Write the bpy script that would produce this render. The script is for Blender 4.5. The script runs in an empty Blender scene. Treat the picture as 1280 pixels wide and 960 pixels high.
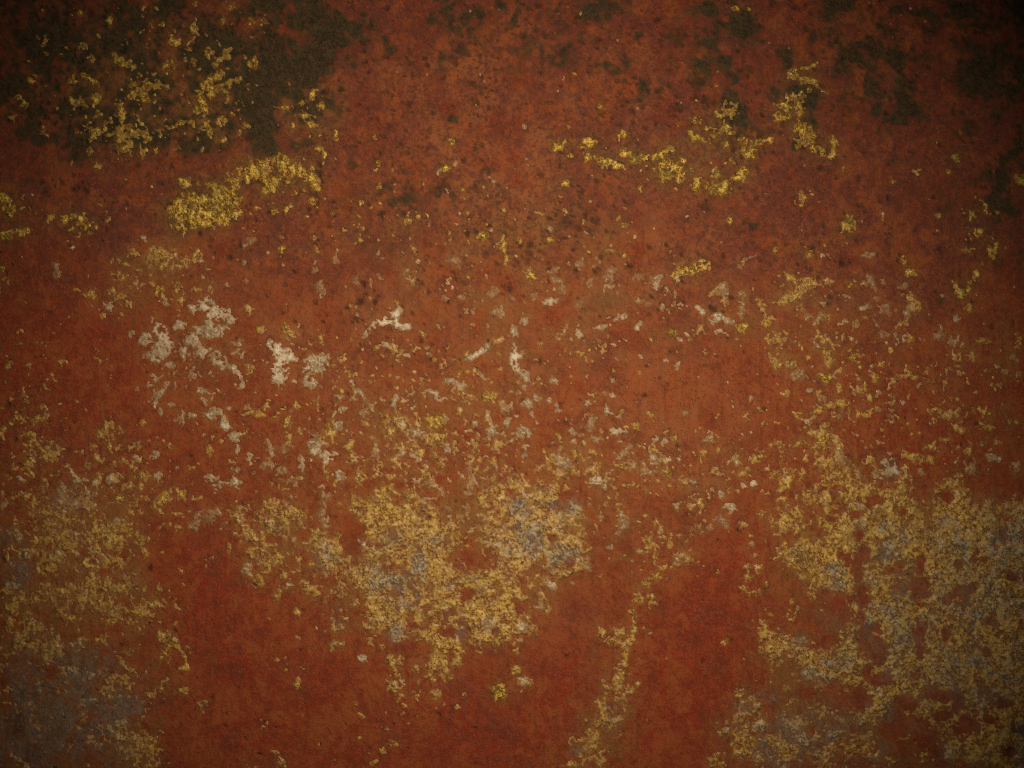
import bpy, math, random
import numpy as np

# ------------------------------------------------------------------ camera, light, exposure
S = 0.0005                     # metres of plate per photo pixel
PX0, PX1, PY0, PY1 = -420, 1700, -320, 1280      # plate extent in those units
ZB = PY1                       # bottom edge of the plate stands on z = 0
def X(px): return (px - 640.0) * S
def Z(py): return (ZB - py) * S

sc = bpy.context.scene
col = sc.collection
DIST = 0.64
cam_d = bpy.data.cameras.new('camera')
cam = bpy.data.objects.new('camera', cam_d); col.objects.link(cam)
cam.location = (X(640), -DIST, Z(480)); cam.rotation_euler = (math.radians(90), 0, 0)
cam_d.sensor_width = 36.0
cam_d.lens = 36.0 * DIST / (1280 * S)
cam_d.clip_start = 0.01; cam_d.clip_end = 50
sc.camera = cam

world = bpy.data.worlds.new('World'); sc.world = world
world.use_nodes = True
wb = world.node_tree.nodes['Background']
wb.inputs[0].default_value = (0.62, 0.72, 0.85, 1); wb.inputs[1].default_value = 0.020

fl = bpy.data.lights.new('camera_flash', 'SPOT')
fl.energy = 14.0; fl.color = (1.0, 0.93, 0.80)
fl.spot_size = math.radians(78); fl.spot_blend = 1.0; fl.shadow_soft_size = 0.006
flo = bpy.data.objects.new('camera_flash', fl); col.objects.link(flo)
flo.location = (X(735), -0.60, Z(330))
tgt = (X(628), 0, Z(475))
d = [tgt[i] - flo.location[i] for i in range(3)]
from mathutils import Vector
flo.rotation_euler = Vector(d).to_track_quat('-Z', 'Y').to_euler()

sc.cycles.filter_width = 0.8
vs = sc.view_settings
sc.display_settings.display_device = 'sRGB'
vs.view_transform = 'Standard'; vs.look = 'None'; vs.exposure = 0.0; vs.gamma = 1.0
vs.use_curve_mapping = False

# ------------------------------------------------------------------ raster helpers
P = 1.25                                           # cell pitch in photo pixels
NX = int((PX1 - PX0) / P); NY = int((PY1 - PY0) / P)
gx = PX0 + np.arange(NX + 1) * P                   # vertex lattice
gy = PY0 + np.arange(NY + 1) * P
GX, GY = np.meshgrid(gx, gy)
GX = GX.astype(np.float32); GY = GY.astype(np.float32)
SH = GX.shape
rng = np.random.default_rng(11)

def lat(scale, sy=None):
    """smooth value noise, roughly unit variance, feature size scale px"""
    sy = sy or scale
    nx = int((PX1 - PX0) / scale) + 5; ny = int((PY1 - PY0) / sy) + 5
    g = rng.standard_normal((ny, nx)).astype(np.float32)
    def wts(coord, n, sc_, off):
        t = (coord - off) / sc_ + 1.5 + rng.random() * 0.9
        i = np.floor(t).astype(int); f = (t - i).astype(np.float32)
        w = [(1-f)**3/6, (3*f**3-6*f**2+4)/6, (-3*f**3+3*f**2+3*f+1)/6, f**3/6]
        return [np.clip(i + k - 1, 0, n - 1) for k in range(4)], w
    ix, wx = wts(gx, nx, scale, PX0); iy, wy = wts(gy, ny, sy, PY0)
    a = sum(g[:, ix[k]] * wx[k][None, :] for k in range(4))
    b = sum(a[iy[k], :] * wy[k][:, None] for k in range(4))
    return b / (b.std() + 1e-6)

def rank(a):
    r = np.empty(a.size, np.float32); r[np.argsort(a, axis=None)] = np.linspace(0, 1, a.size, dtype=np.float32)
    return r.reshape(a.shape)

def blur(a, r):
    n = max(1, int(r / P))
    for _ in range(2):
        for ax in (0, 1):
            c = np.cumsum(np.concatenate([np.repeat(np.take(a, [0], ax), n + 1, ax), a, np.repeat(np.take(a, [-1], ax), n, ax)], ax), ax, dtype=np.float64)
            m = a.shape[ax]
            a = ((np.take(c, range(2*n+1, 2*n+1+m), ax) - np.take(c, range(0, m), ax)) / (2*n+1)).astype(np.float32)
    return a

def window(x0, x1, y0, y1):
    i0 = max(0, int((y0 - PY0) / P)); i1 = min(SH[0], int((y1 - PY0) / P) + 2)
    j0 = max(0, int((x0 - PX0) / P)); j1 = min(SH[1], int((x1 - PX0) / P) + 2)
    return slice(i0, i1), slice(j0, j1)

def parse(txt):
    """'x y r', 'x y rx ry', 'x y rx ry deg' ellipses, 'x,y x,y .. w' strokes, 'p x,y x,y ..' polygons"""
    out = []
    for item in txt.replace('\n', ';').split(';'):
        t = item.split()
        if not t: continue
        if t[0] == 'p': out.append(('p', np.array([[float(v) for v in q.split(',')] for q in t[1:]])))
        elif ',' in t[0]: out.append(('s', np.array([[float(v) for v in q.split(',')] for q in t[:-1]]), float(t[-1])))
        else:
            v = [float(q) for q in t]
            out.append(('e', v[0], v[1], v[2], v[3] if len(v) > 3 else v[2], math.radians(v[4]) if len(v) > 4 else 0.0))
    return out

def segdist(px, py, a, b):
    dx, dy = b - a; L = dx*dx + dy*dy + 1e-9
    t = np.clip(((px - a[0]) * dx + (py - a[1]) * dy) / L, 0, 1)
    return np.hypot(px - a[0] - t*dx, py - a[1] - t*dy)

def field(prims, rough=0.5, cap=12.0):
    """roughness-normalised signed distance: >0 inside"""
    F = np.full(SH, -9.0, np.float32)
    for q in prims:
        if q[0] == 'e':
            _, x, y, rx, ry, an = q; m = min(rx, ry); R = max(rx, ry) * 3 + 12
            w = window(x-R, x+R, y-R, y+R); ux = GX[w] - x; uy = GY[w] - y
            c, s = math.cos(an), math.sin(an)
            dd = np.hypot((ux*c + uy*s)/rx, (-ux*s + uy*c)/ry)
            f = (1 - dd) * m / (rough * min(m, cap))
        elif q[0] == 's':
            pts, wd = q[1], q[2]; R = wd * 3 + 12
            w = window(pts[:,0].min()-R, pts[:,0].max()+R, pts[:,1].min()-R, pts[:,1].max()+R)
            dd = np.full(GX[w].shape, 1e3, np.float32)
            for a, b in zip(pts[:-1], pts[1:]): dd = np.minimum(dd, segdist(GX[w], GY[w], a, b))
            f = (wd - dd) / (rough * min(wd, cap))
        else:
            pts = q[1]; R = 40
            w = window(pts[:,0].min()-R, pts[:,0].max()+R, pts[:,1].min()-R, pts[:,1].max()+R)
            px, py = GX[w], GY[w]; dd = np.full(px.shape, 1e3, np.float32); ins = np.zeros(px.shape, bool)
            for a, b in zip(pts, np.roll(pts, -1, 0)):
                dd = np.minimum(dd, segdist(px, py, a, b))
                if a[1] != b[1]:
                    ins ^= ((a[1] > py) != (b[1] > py)) & (px < (b[0]-a[0]) * (py-a[1]) / (b[1]-a[1]) + a[0])
            f = np.where(ins, dd, -dd) / (rough * cap)
        F[w] = np.maximum(F[w], f)
    return F

def cloud(txt):
    """'x y rx ry amount' soft ellipses, summed as 1-(1-a)(1-b).."""
    K = np.ones(SH, np.float32)
    for item in txt.replace('\n', ';').split(';'):
        v = [float(q) for q in item.split()]
        if not v: continue
        x, y, rx, ry, am = v
        w = window(x-rx*1.6, x+rx*1.6, y-ry*1.6, y+ry*1.6)
        d2 = ((GX[w]-x)/rx)**2 + ((GY[w]-y)/ry)**2
        K[w] *= 1 - am * np.clip(1 - d2/2.4, 0, 1)**1.2
    return 1 - K

# ------------------------------------------------------------------ what lies where (read off the photograph)
YEL = '''
102,57 114,73 4; 143,70 152,78 166,82 4; 158,55 4; 188,15 4; 190,80 5; 215 58 7 6; 226,62 4; 237 62 6 4; 223,72 5; 202 30 4 3; 242 35 4 5; 267,30 4; 225,8 4; 290 10 4 3
105,93 112,99 122,105 4; 88,101 92,99 4; 38,100 42,97 3; 31 129 6; 22 121 4; 15 148 4; 95 128 10 8; 120 123 5 6; 122 141 4; 178 120 7; 163 168 7; 120 165 7 4; 112 174 5 3; 178 192 5 7; 194 191 3 4; 224 186 5 3; 112 188 5; 88 202 3 5; 123 208 6 4
255 156 6; 278 151 7 6; 205,160 215,158 228,152 240,153 3; 285,105 290,101 300,98 4; 282 115 3 5; 313 79 8 9; 268 80 4; 273 93 6 4; 308 157 6 4; 300 165 3; 262 60 3; 312 22 4 3; 215 53 7 4; 232 226 7 8; 135 25 4; 122 45 3; 47 48 3; 100 18 3; 200 170 3; 250 122 5; 247 137 6; 257 140 5 7; 152 146 7 4; 165 120 5; 172 112 4; 150 160 6 4; 262 168 4 6
355 134 6 3; 390 120 4 6; 382 145 7 5; 400 132 5 4; 388 155 8 3; 350 157 5 3; 367 157 3 5; 421 171 4 8; 468 169 3 7; 405 195 4 5; 414 198 4; 400 186 5 3
p 208,262 222,248 246,233 262,230 283,222 300,212 305,222 296,240 303,252 299,268 284,280 258,282 240,286 214,277
p 262,236 290,218 318,203 345,193 352,200 340,206 330,214 312,222 300,236
323 217 9 8; 337 228 9 5; 352 204 8; 362 212 9 9; 374 214 8 7; 386 222 8 6; 394 228 5; 397 236 5 4; 345 197 6 5; 340,235 330,238 4
472 204 4 3; 557 211 6 4; 564 178 3; 474 233 4; 584 94 4 3
919 11 5 3; 936 10 3; 719 92 3; 750 133 3; 833 136 4 3; 712 161 3 4; 735 178 8 5 -30; 698 183 6 4 -30; 777 169 6 4 -20; 860,168 870,172 883,177 4; 873 151 9 4; 883 178 3; 820,195 830,190 4; 840 186 4; 778,193 790,194 800,200 803,194 3; 793 200 5; 757,208 760,200 4; 771 207 8 4 15; 712 194 3; 735 198 4; 833,204 831,214 833,224 5; 855 200 4; 852 223 10 7; 868 228 8 8; 895 215 6 10; 897 234 12 8; 922 222 6; 930 212 5; 915 200 4 6; 935 190 7 12; 941,182 952,176 964,173 3; 906 160 7 4; 912 166 8 3; 905 182 5; 707 230 5 4; 741 220 2; 801 236 3 5; 900 145 5 3; 827 222 4; 845 212 6 4
992 93 6 8; 1003,85 1013,84 1022,78 2.4; 1004,100 1017,102 1026,110 1034,116 3.4; 1012 114 3; 990 119 6 4; 980 132 8 5; 972 146 6 5; 985 145 7 6; 999 136 4 8; 998 158 8 5; 1001 165 6 7; 998 173 5; 1012 176 6 8; 1016 184 4; 1024,186 1032,192 1040,194 5; 1042 180 4 9; 1055 208 3 4; 1195 197 5; 1187 214 4; 1275 223 5; 1118 227 3; 1200 166 2 4; 963 175 4
4 249 9 7; 13 260 5 6; 62 271 4 6; 84 272 7 5; 95 291 5 6; 108 281 6 5; 102 273 5 3; 5,296 20,292 34,288 5; 5 356 11 6 -20; 3 336 6; 100 275 4
390 250 5; 345 265 6 4; 358 263 4 6; 352 309 6 5; 393 297 3 4; 395 312 3 4; 415 267 4 3; 450 270 3 2; 450 253 4 3; 455,284 450,300 2.5; 521 271 5 3; 605 297 5 7; 629 305 3 9; 632 325 3 8
661 344 6 5; 664 352 3; 710 271 4 3; 773 272 3.4; 783 281 4; 687 300 4 2; 650 301 4 3; 763 313 6 3; 845,346 858,341 870,338 885,332 5; 878 326 4 5; 893 240 5; 912 276 3 5
1061 279 7 10; 1055 286 6 3; 970 312 5 4; 1012 318 3 4; 1131 327 5; 1137 340 7 5; 1215 267 5 6; 1240 316 6 9; 1245 306 3; 1222,340 1212,350 4; 1194,354 1197,366 1203,371 1208,362 4; 1225 288 5 3; 1207 312 3; 1247 265 3
359 528 6 8; 612 495 8 6; 625 865 8 9; 547 526 12 8; 200 361 6; 220 360 8 7; 195 368 4; 928 411 8 6; 843 417 7 4; 1068 441 9 7; 1032 474 5 4; 1010 448 6 3; 1065 357 6 5; 552 545 8 5; 348 448 4
'''
OCH = '''
205 318 19 10; 190 322 8; 220 332 6; 232 326 7 9; 246 320 8 9; 167 317 9 6; 147 344 9 7; 205 380 10 8; 240 361 5 3; 262 362 4 6; 130 394 4; 188 355 6; 226 375 5; 222 388 4; 112 368 6 4; 310 386 6; 313 460 5 6
326 412 8 4 20; 360 412 7 8; 374 407 3; 400 424 4 6; 386 429 3; 528 418 4 9; 529 427 6 4; 700 418 8 4 -35; 560 450 6 4; 533 476 7 4; 625 425 8 6; 597 467 6 4
25 518 8 7; 29 512 6; 45 524 10 6 -20; 37 543 9 7; 40 556 7; 38 570 6 9; 33 588 5 8; 38 594 8 5; 55 588 5 7; 52 610 6; 15 570 4; 15 585 7 3; 4 540 6 9; 3 620 4 8; 10 596 5; 56 600 4
128 540 6 7; 150 539 7 6; 138 546 5; 116 558 7 6; 136 558 5 6; 121 570 6; 109 583 4 6; 123 600 6 8; 140 597 8 6; 152 578 8 5; 163 583 7; 155 592 8 5; 170 593 4; 178 595 7 5; 159 607 7 4; 176 609 4 6; 83 582 3; 90 588 5; 95 603 5; 213 615 3; 187 551 2; 179 527 4; 206 552 3
225 619 9 7; 232 624 4; 205 622 10 8; 196 632 8; 175 622 9 5; 165 632 8 6; 145 627 8 3; 170 640 8 5; 150 660 14 8; 138 668 12; 120 655 8 5; 125 667 9; 160 665 6 8; 175 676 8 5; 180 693 5 7; 30 620 8 6; 55 640 12 9; 45 630 8; 62 655 14 9; 75 662 10; 50 672 12 8; 88 682 8; 40 690 10 8; 70 698 10; 52 706 8; 120 690 9; 140 682 10 7; 132 704 14 10; 150 706 10 6; 112 708 7; 220 642 7 4; 15 640 6; 25 655 6; 20 672 5; 75 640 6
290 643 8 5; 300 650 6; 260 563 4 8; 306 664 8 10; 315 672 8; 312 688 6; 250 623 5 3
326 518 9 4; 345 520 5 4; 371 507 5; 362 545 4; 375 538 4 5; 410 596 3 8; 448 588 8 10; 455 600 8; 444 576 5 8; 470 588 6; 482 595 6; 506 513 6 4; 503,514 496,530 490,546 6; 515 541 14 8; 540 550 10 5; 508 560 8 5; 495 575 7; 520 568 10 6; 507 580 6 4; 483 560 5; 545 572 6 7; 558 577 7 5; 545 588 6; 540 598 8 4; 560 598 5 3; 576 487 7 6; 590,494 583,503 575,515 4; 611 522 5 8; 587 520 8 5; 630 508 6 7; 601 575 4; 398,548 392,556 4; 440,552 436,560 3; 402,548 408,556 3; 360,552 366,560 3; 396,500 398,515 2
p 322,652 332,640 345,632 358,622 364,634 384,640 384,648 372,652 384,658 400,664 412,672 426,668 430,684 424,694 432,712 440,724 420,722 404,706 398,690 388,676 366,664 350,668 346,678 330,684 320,688
p 432,640 436,628 450,618 462,622 470,608 488,604 500,612 520,612 524,630 544,634 548,648 572,650 582,664 578,680 566,690 560,700 566,712 590,716 612,706 634,712 656,732 660,770 640,800 622,800 600,798 590,806 574,832 558,846 540,838 534,806 512,796 494,802 470,790 456,782 456,760 448,742 430,730 420,716 436,706 450,710 452,690 462,680 454,660 440,646
p 600,614 612,606 628,604 640,594 656,588 664,598 690,600 704,606 716,620 728,632 730,660 726,690 734,708 722,714 698,716 684,726 660,726 640,716 620,712 610,694 602,676 610,656 606,640 598,628
705 577 10 6; 717 588 9 6; 742 588 9 8; 760 592 6 3; 695 592 10 8; 672 590 10 8; 660 605 8; 720 567 4 5; 740 604 12 3; 796 532 6 5; 780 532 3; 886 541 6 5; 878 537 4; 890 552 5 4; 917 580 7 6; 930 592 5 4; 935 586 3; 887 615 5 7; 903 622 4; 912 614 4; 922 614 3; 912 600 3; 948 570 6 5; 936 522 5 4; 954 530 5 4; 880 567 4; 898 565 4; 868 630 4 3; 775 640 4 6; 773 632 3; 890 605 3 2
825 663 8 6; 830 670 4; 810 674 8 6; 838 680 4 7; 850 670 6 3; 818 700 5 8; 830 712 9 4; 822 722 10 5; 810 728 5; 815 745 6 4; 800 748 4 8; 792 752 3; 850 692 7 4; 860 700 5; 845 700 5; 862 668 4; 940 670 4; 945 710 6; 937 722 5; 936 710 4
790,765 793,780 791,795 785,812 5; 772 790 7 5; 770 804 6 4; 752 790 4 5; 782 808 7 5; 781,820 779,838 772,848 7; 785 862 6; 771 862 11 9; 765 874 10 8; 758 890 10 8; 756 906 12 8; 745 920 10 8; 740 932 10 9; 730 946 14 8; 715 954 12 7; 752 948 9; 726 925 5; 748 880 5; 773 898 7 4
665 788 7; 655 782 6; 642 790 4; 650 776 4; 660 852 6 5; 650 853 5; 645 838 4 5; 612 730 6; 640 740 7; 660 730 5; 692 733 6 5; 952 780 6 9; 955 790 7; 946 742 8 4; 957 730 4
1020,516 1030,510 1040,506 1058,505 5; 1034,530 1026,545 4; 1034,545 1024,556 1022,572 1032,580 1044,570 1050,558 1042,546 5; 992,518 1003,524 1012,531 4; 985 491 6; 978 493 4; 985 535 4 5; 1003 556 7 4; 1007 572 4 6; 976 560 5 7; 971 555 3; 968,596 978,588 990,590 980,604 5; 1003 597 4 6; 1055 578 4; 1067 580 3; 1088 576 5 7; 1100 491 8 4; 1080 488 6; 1085 516 6 5; 1130,568 1145,572 1163,574 4; 1166 578 4; 1132 585 4 3; 1152 590 4; 1170 600 5 7; 1165 513 5 6; 1181 516 9 6; 1188 522 4; 1225 516 9 6; 1221 490 5 3; 1193,533 1203,541 3; 1180 550 8 3; 1167 557 5; 1240 534 9 3; 1231 555 4; 1249 553 5; 1210 564 4 5; 1190 564 2.5; 1195 574 4 3; 1218 575 3; 1103 538 4 3; 1085 538 3; 1112 568 4 3; 1270 582 5; 1240 570 7 8; 1210 587 4 5; 1033 597 6 5; 1030 604 6; 1005 618 3 5; 960 617 3; 980 625 6 4; 1038 620 6
p 962,650 975,642 986,638 1000,632 1004,642 996,652 1006,656 1004,662 984,668 974,666
p 1020,606 1034,598 1060,600 1076,604 1086,598 1100,608 1122,612 1128,596 1136,612 1142,630 1152,636 1166,632 1170,614 1184,604 1198,592 1206,606 1214,618 1216,634 1234,634 1244,646 1248,662 1258,644 1268,620 1282,612 1420,600 1440,1100 1220,1100 1205,960 1190,955 1170,935 1175,905 1150,910 1136,935 1120,935 1108,905 1085,905 1060,890 1030,860 1010,842 1000,830 985,815 965,832 950,810 962,790 1000,800 1030,812 1050,806 1064,795 1062,780 1050,760 1040,742 1026,740 1010,728 1000,716 985,712 976,694 966,684 984,682 1004,676 1028,670 1024,655 1032,640 1020,628
1062 515 3; 1205 470 11 8; 1192 460 6; 1222 473 6; 1130 470 4; 1115,476 1126,470 1140,470 1149,478 4; 1100 455 6 5; 1092 472 7 6; 1035 440 5 4; 1035 453 5 6; 990 455 6 5; 970 452 6; 1233 426 8 4; 1254 462 7 5; 1272 428 6 10; 1215 447 5; 988,347 1000,352 1018,355 1036,353 6; 1000,362 992,372 975,378 6; 962 398 7; 965 422 7; 1003,432 1005,444 4; 1138 378 7 11; 1128 405 7 4; 1148 382 3 6; 1070 406 5 5; 1195 445 6 5; 1270 450 5; 1275 470 7
8,460 14,453 3; 37 457 3; 70 476 5 4; 65 468 3; 51 395 3 1.6; 85 390 2; 9 380 3; 8 458 3; 139 470 2 3; 124 450 4
120 728 18 9; 140 735 18 8; 160 728 12 8; 108 748 10; 130 752 16 9; 150 765 16 8; 168 770 10; 140 775 16 6; 178 780 7 8; 185 765 7; 195 756 8 4; 205 752 4; 205 793 7 6; 214 800 6 5; 200 798 5; 222,808 232,824 234,836 2.6; 205 815 6 4; 212 825 3 6; 160 815 6 5; 165 840 7 4; 228 835 5 3; 12 735 10 7; 25 748 8; 15 760 8; 10 780 10 8; 35 778 12 9; 30 792 14 8; 22 805 9; 45 808 10 6; 60 812 6; 90 805 10 5; 105 798 10 4; 125 800 8; 145 822 8 4; 85 775 6; 50 785 6 10
488,824 496,838 4; 500 843 4; 488 856 6; 495 858 6 7; 500,868 508,884 3; 498 876 4; 520 836 5 4; 523 852 3 6; 520 868 4; 548 868 9 6; 555 880 4; 540 845 8; 545 830 9; 395 745 8 6; 408 752 6; 385 738 6; 420 784 7 5; 372 765 4; 352 734 5; 322 728 6; 345 745 4; 426 806 6 3; 415 812 4; 655 765 4
375 730 4; 335 712 6; 345 700 7; 330 695 5; 462 800 5; 478 808 4; 375 700 5; 352 718 6; 445 755 6; 462 772 5
985 860 5; 925 868 6; 940 880 12 8; 930 895 9; 945 905 14; 935 925 14 8; 925 940 10; 960 925 14 8; 950 945 14; 980 940 14; 900 950 9; 1000 905 8; 1010 925 14 8; 1030 945 14; 1045 920 9; 985 905 10; 1060 940 10; 1028 890 8; 1050 900 6; 1080 930 12; 1100 955 16
170 925 14 8; 185 935 10; 160 940 12 7; 140 915 8; 120 930 8; 150 905 8; 180 915 6; 232 865 6 4; 252 880 7 4; 255 890 4; 345 942 6 4; 350 952 7; 360 838 4; 372 852 5 6; 330 905 5; 370 858 4; 450 895 4; 490 930 6; 480 938 5; 495 932 4; 345 825 4
'''
PAL = '''
p 331,434 346,430 353,441 366,437 368,449 357,457 354,474 341,478 341,456
178,424 186,419 5; 165 416 5; 181 427 6 5; 199,410 205,424 212,430 8; 207 440 11 8; 200 432 7; 222 405 9 8; 228 440 5 8; 240 385 6 5; 258 382 8 7; 268 388 9 7; 282 392 8 7; 290 400 5; 262,410 250,418 242,426 9; 270 414 9 8; 255 437 10 8; 268 446 10 7; 281 452 7 7; 290,460 300,470 304,482 4; 214 455 8 6; 190 445 6; 194 474 5 6; 208 476 7; 222 474 6 8; 235 452 3 5; 243 460 3; 298 430 5 3; 300 440 4; 135 385 4 6; 178 297 4; 56 334 3; 205 378 6; 248 376 3; 225 405 5; 245 468 4
457,418 465,409 478,404 492,402 5; 490,400 498,388 4; 482 401 7 5; 488,403 500,409 512,410 4; 510 406 4 4; 482 430 5 3; 500 418 3
383,470 389,452 403,448 7; 398 458 6 7; 372 476 8 4; 388 478 8
348 436 5; 350 450 5; 588,448 600,441 609,434 3; 593 391 6 3 20; 600 396 5 2; 512 445 5 3; 507 463 4; 518 465 3; 495 472 4 3; 615 455 4; 560 475 6 4; 570 480 6 4; 640 450 4
644 449 7 7; 645 461 3 6; 658 470 5 6; 722 422 6 6 35; 715 408 5 9; 778 396 5; 770,400 758,408 745,409 3; 642 412 4 8; 657 402 5 4; 828 386 3 4; 850 381 4; 801 445 3.4; 832 450 4 3; 812 456 2; 847 461 2; 895 443 3; 797 411 3 4; 800 403 4 3; 830 398 4 2.5; 857 418 3; 872 385 4 3; 878 390 3; 892,401 902,396 914,402 4; 900 415 8 5; 845,353 852,346 2; 693 476 6 4; 690 378 7 4; 820,360 824,346 3
205,487 196,497 192,506 4; 200 515 4 6; 213 505 8 3; 250 488 8 4; 262 488 10 6; 257 502 7 7; 266 516 10 7; 240 520 8 4; 245 528 4; 281,528 284,536 4; 292 546 9 6; 282 533 6 4; 297 563 3 7; 312 568 3 6; 263 597 9 5; 277 606 7 5; 293 602 7 6; 303 588 5 4; 302 483 5; 286 510 3; 196 567 5 5; 193 574 4; 199 595 5 6; 170 572 4; 221 586 3
95,598 92,590 4; 120 604 6 4; 137 600 6
378 582 4 6; 392,556 400,566 410,574 7; 398 560 5; 425 590 7 8; 430 597 6 4; 425 512 3 4; 425 533 5 4; 497 495 6 4; 505 498 4; 520 543 8 5; 515 570 8 6; 525 576 7 4; 505 566 5; 550 497 6 5; 545 490 8 3; 580 543 6 5; 592 550 4; 577 482 6 5; 635,526 625,535 614,540 6; 631 507 5 5; 611 520 4; 533 625 6 3; 560 577 6 4; 403 607 5 3; 345 590 5
658 505 7 5; 652 541 9 6; 645 520 3; 664 519 4; 657 558 5 3; 655 571 5 5; 663 573 5 5; 697 513 4; 715 540 4 5; 718 552 4 3; 770 538 7 5 20; 782 540 3; 806 558 3.4; 820 550 4 2.6; 831 552 4 3; 818 571 5 4; 837 574 3.4; 850 575 4 3; 849 562 2; 745 600 9 5; 705 578 7 5; 697 572 4; 943 604 4.4 4; 912 632 9 6 20; 885 544 5; 917 578 5; 939 498 3; 952 512 5 4; 775 521 2; 758 513 3 4; 765 494 3; 655 484 3; 670 497 3; 686 500 3; 755 610 3; 776 645 3 4; 670 757 4; 890 612 4 6; 937 573 2
1110 576 7 9; 1116 590 10 5; 1010 527 5 4; 1238 569 6; 1249 575 3; 1152 590 3; 1101 491 4; 1053 370 7 4; 1010 487 7 4; 1049 404 3; 1080 385 4; 1126 420 7 6; 1195 428 6; 1245 463 4 3
500 851 5 4; 497 792 8 7; 690 732 6; 653 784 5; 655 851 4; 455 823 5 3; 612 778 6 8
542 101 1.6; 600 93 1.6; 605 102 1.6; 603 118 1.2; 612 203 1.8; 612 221 1.6; 772 51 1.6; 934 94 1.5; 986 31 1.5; 1171 179 3 2; 1099 163 2; 967 130 2.4; 804 277 2; 794 296 2; 738 252 2; 733 291 2.4; 1104 268 1.8; 588 14 1.6; 532 38 1.6; 393 95 1.4; 797 136 1.6; 932 282 1.5; 880 263 2.2
'''  # last row: tiny pale dots that paint in glints of light
GRY = '''
68 330 5 4; 70 340 4 6; 312 300 6 4; 304 306 3; 305 328 3 4; 308 350 4; 393 338 4 10; 420 322 4 7; 443 350 6 5; 404 364 4 9; 400 358 6; 475 344 5; 463 357 3 6; 505 340 4; 570 325 8 4; 557 373 5 5; 578 372 6 4; 617 365 6; 625 390 8 7; 640 372 4; 553 357 3
691 337 6 5; 693 349 6 5; 735 353 6 6; 763 337 6 4; 763 349 4 5; 797 346 6 5; 743 334 3; 725 330 5 4; 668 371 6 6; 702 363 5; 723 381 4; 684 363 3; 817 352 5; 926,334 932,324 944,320 3; 927 386 5 9; 927 368 4; 905 362 7 8; 910 372 4; 800 377 6 3; 812 381 5 3; 845 367 4; 1085 319 6 4; 1087,349 1095,364 4; 1098 374 4; 1088 383 5; 1104 386 9 5; 1112 392 5; 1130 359 6 4; 1105 352 4; 1134 390 6 8; 1105 418 6 4; 1010 395 8 6; 1005 388 5; 1020 403 5; 1027 396 5; 1016,424 1020,432 3; 1000 470 9 7; 1172 420 8 6; 1178 408 4 6; 1190 427 5 7; 1200 427 5
80 616 8 10; 74 628 6; 86 628 8; 112 620 7; 113 632 6; 100 630 8 4; 270 640 12 5; 245 643 6 4; 245 656 7 6; 258 648 7; 332,553 340,566 5; 340 580 4; 350 588 7 5; 330 583 5; 355 560 5; 365 600 6 5; 425 497 5 3; 440 499 6 3; 455,500 464,508 3; 455 516 6 5; 470 562 4 13; 466 548 3; 585,586 590,598 590,612 4; 585 617 4; 578 596 4; 540 606 9 5; 551 615 6; 581 637 5 4; 618 561 4; 585 580 4 3; 410 620 6 4; 405 650 7 9; 400 640 4; 560 637 5 3; 533 627 5 3
736 534 5 6; 741 524 5; 746 550 6 3; 738 528 5; 787,560 775,570 4; 810 591 7 5; 790 578 5 7; 803 578 3; 780 655 7 9; 773 667 4; 752 648 4; 735 707 5 7; 728 700 4; 895 650 9 5; 906 655 6; 888 660 4; 857 516 3; 807 614 4; 800 690 4; 850 702 5; 940 680 4; 1045 730 7 5; 1002 802 7 5; 1048 828 10 6; 1010 842 6 4; 675 755 7; 418 771 4 9; 425 765 4; 372 797 4; 415 806 4 5; 320 700 6 4; 310 712 7; 1215 585 5 8; 1030 497 8 4; 1270 583 5; 755 850 3
'''
# places where the red primer stays bare inside the crusts
HOL = '''
1100 815 8 12; 1108 850 8 6; 1130 880 16 8; 1210 905 14 12; 1185 870 18 8; 1060 700 4 8; 1130 640 4; 1200 705 4 5; 1060 875 20 10; 1158 925 12 12; 1215 735 5; 1230 700 4 3; 1035 800 10 6; 1145 845 4
441 663 10 12; 436 650 7; 455 612 8 4; 462 605 6; 441 684 8; 500 608 5; 586 700 10 8; 585 742 7 6; 515 808 20 5; 1090 626 11 6; 1070 642 7 4; 1185 623 7 8; 1074 670 5 8; 1080 688 6 10; 1071 712 6 14; 1152 704 6 14; 1150 736 10 13; 1078 748 7 14; 1076 772 5 8; 1096 786 7 8; 1082 802 9 14; 1095 800 6; 1151 790 8 12; 1150 812 4 10; 1182 796 4 10; 1195 742 5 9; 1050 760 10 14; 1045 860 12 6; 1072 872 14 13; 1120 905 16 20; 1142 905 18 10; 1165 865 13 7; 1180 895 12 6; 1197 880 8 13; 1202 912 11 9; 1235 817 6; 1265 722 9 5; 1085 842 8; 1125 935 9; 1100 828 5; 1170 940 8; 1052 694 4; 1040 650 5 3; 1185 750 5; 1222 690 3; 1255 668 4 10; 1218 700 3; 1165 660 3; 650 760 7; 1240 900 12 6
560 790 16 5; 480 710 3; 610 690 4; 690 672 5 4; 708 618 8 5; 712 702 5; 380 668 6; 340 674 10 4; 1095 850 8; 1010 865 10 6; 1255 880 10 7; 1262 940 8
'''
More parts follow.
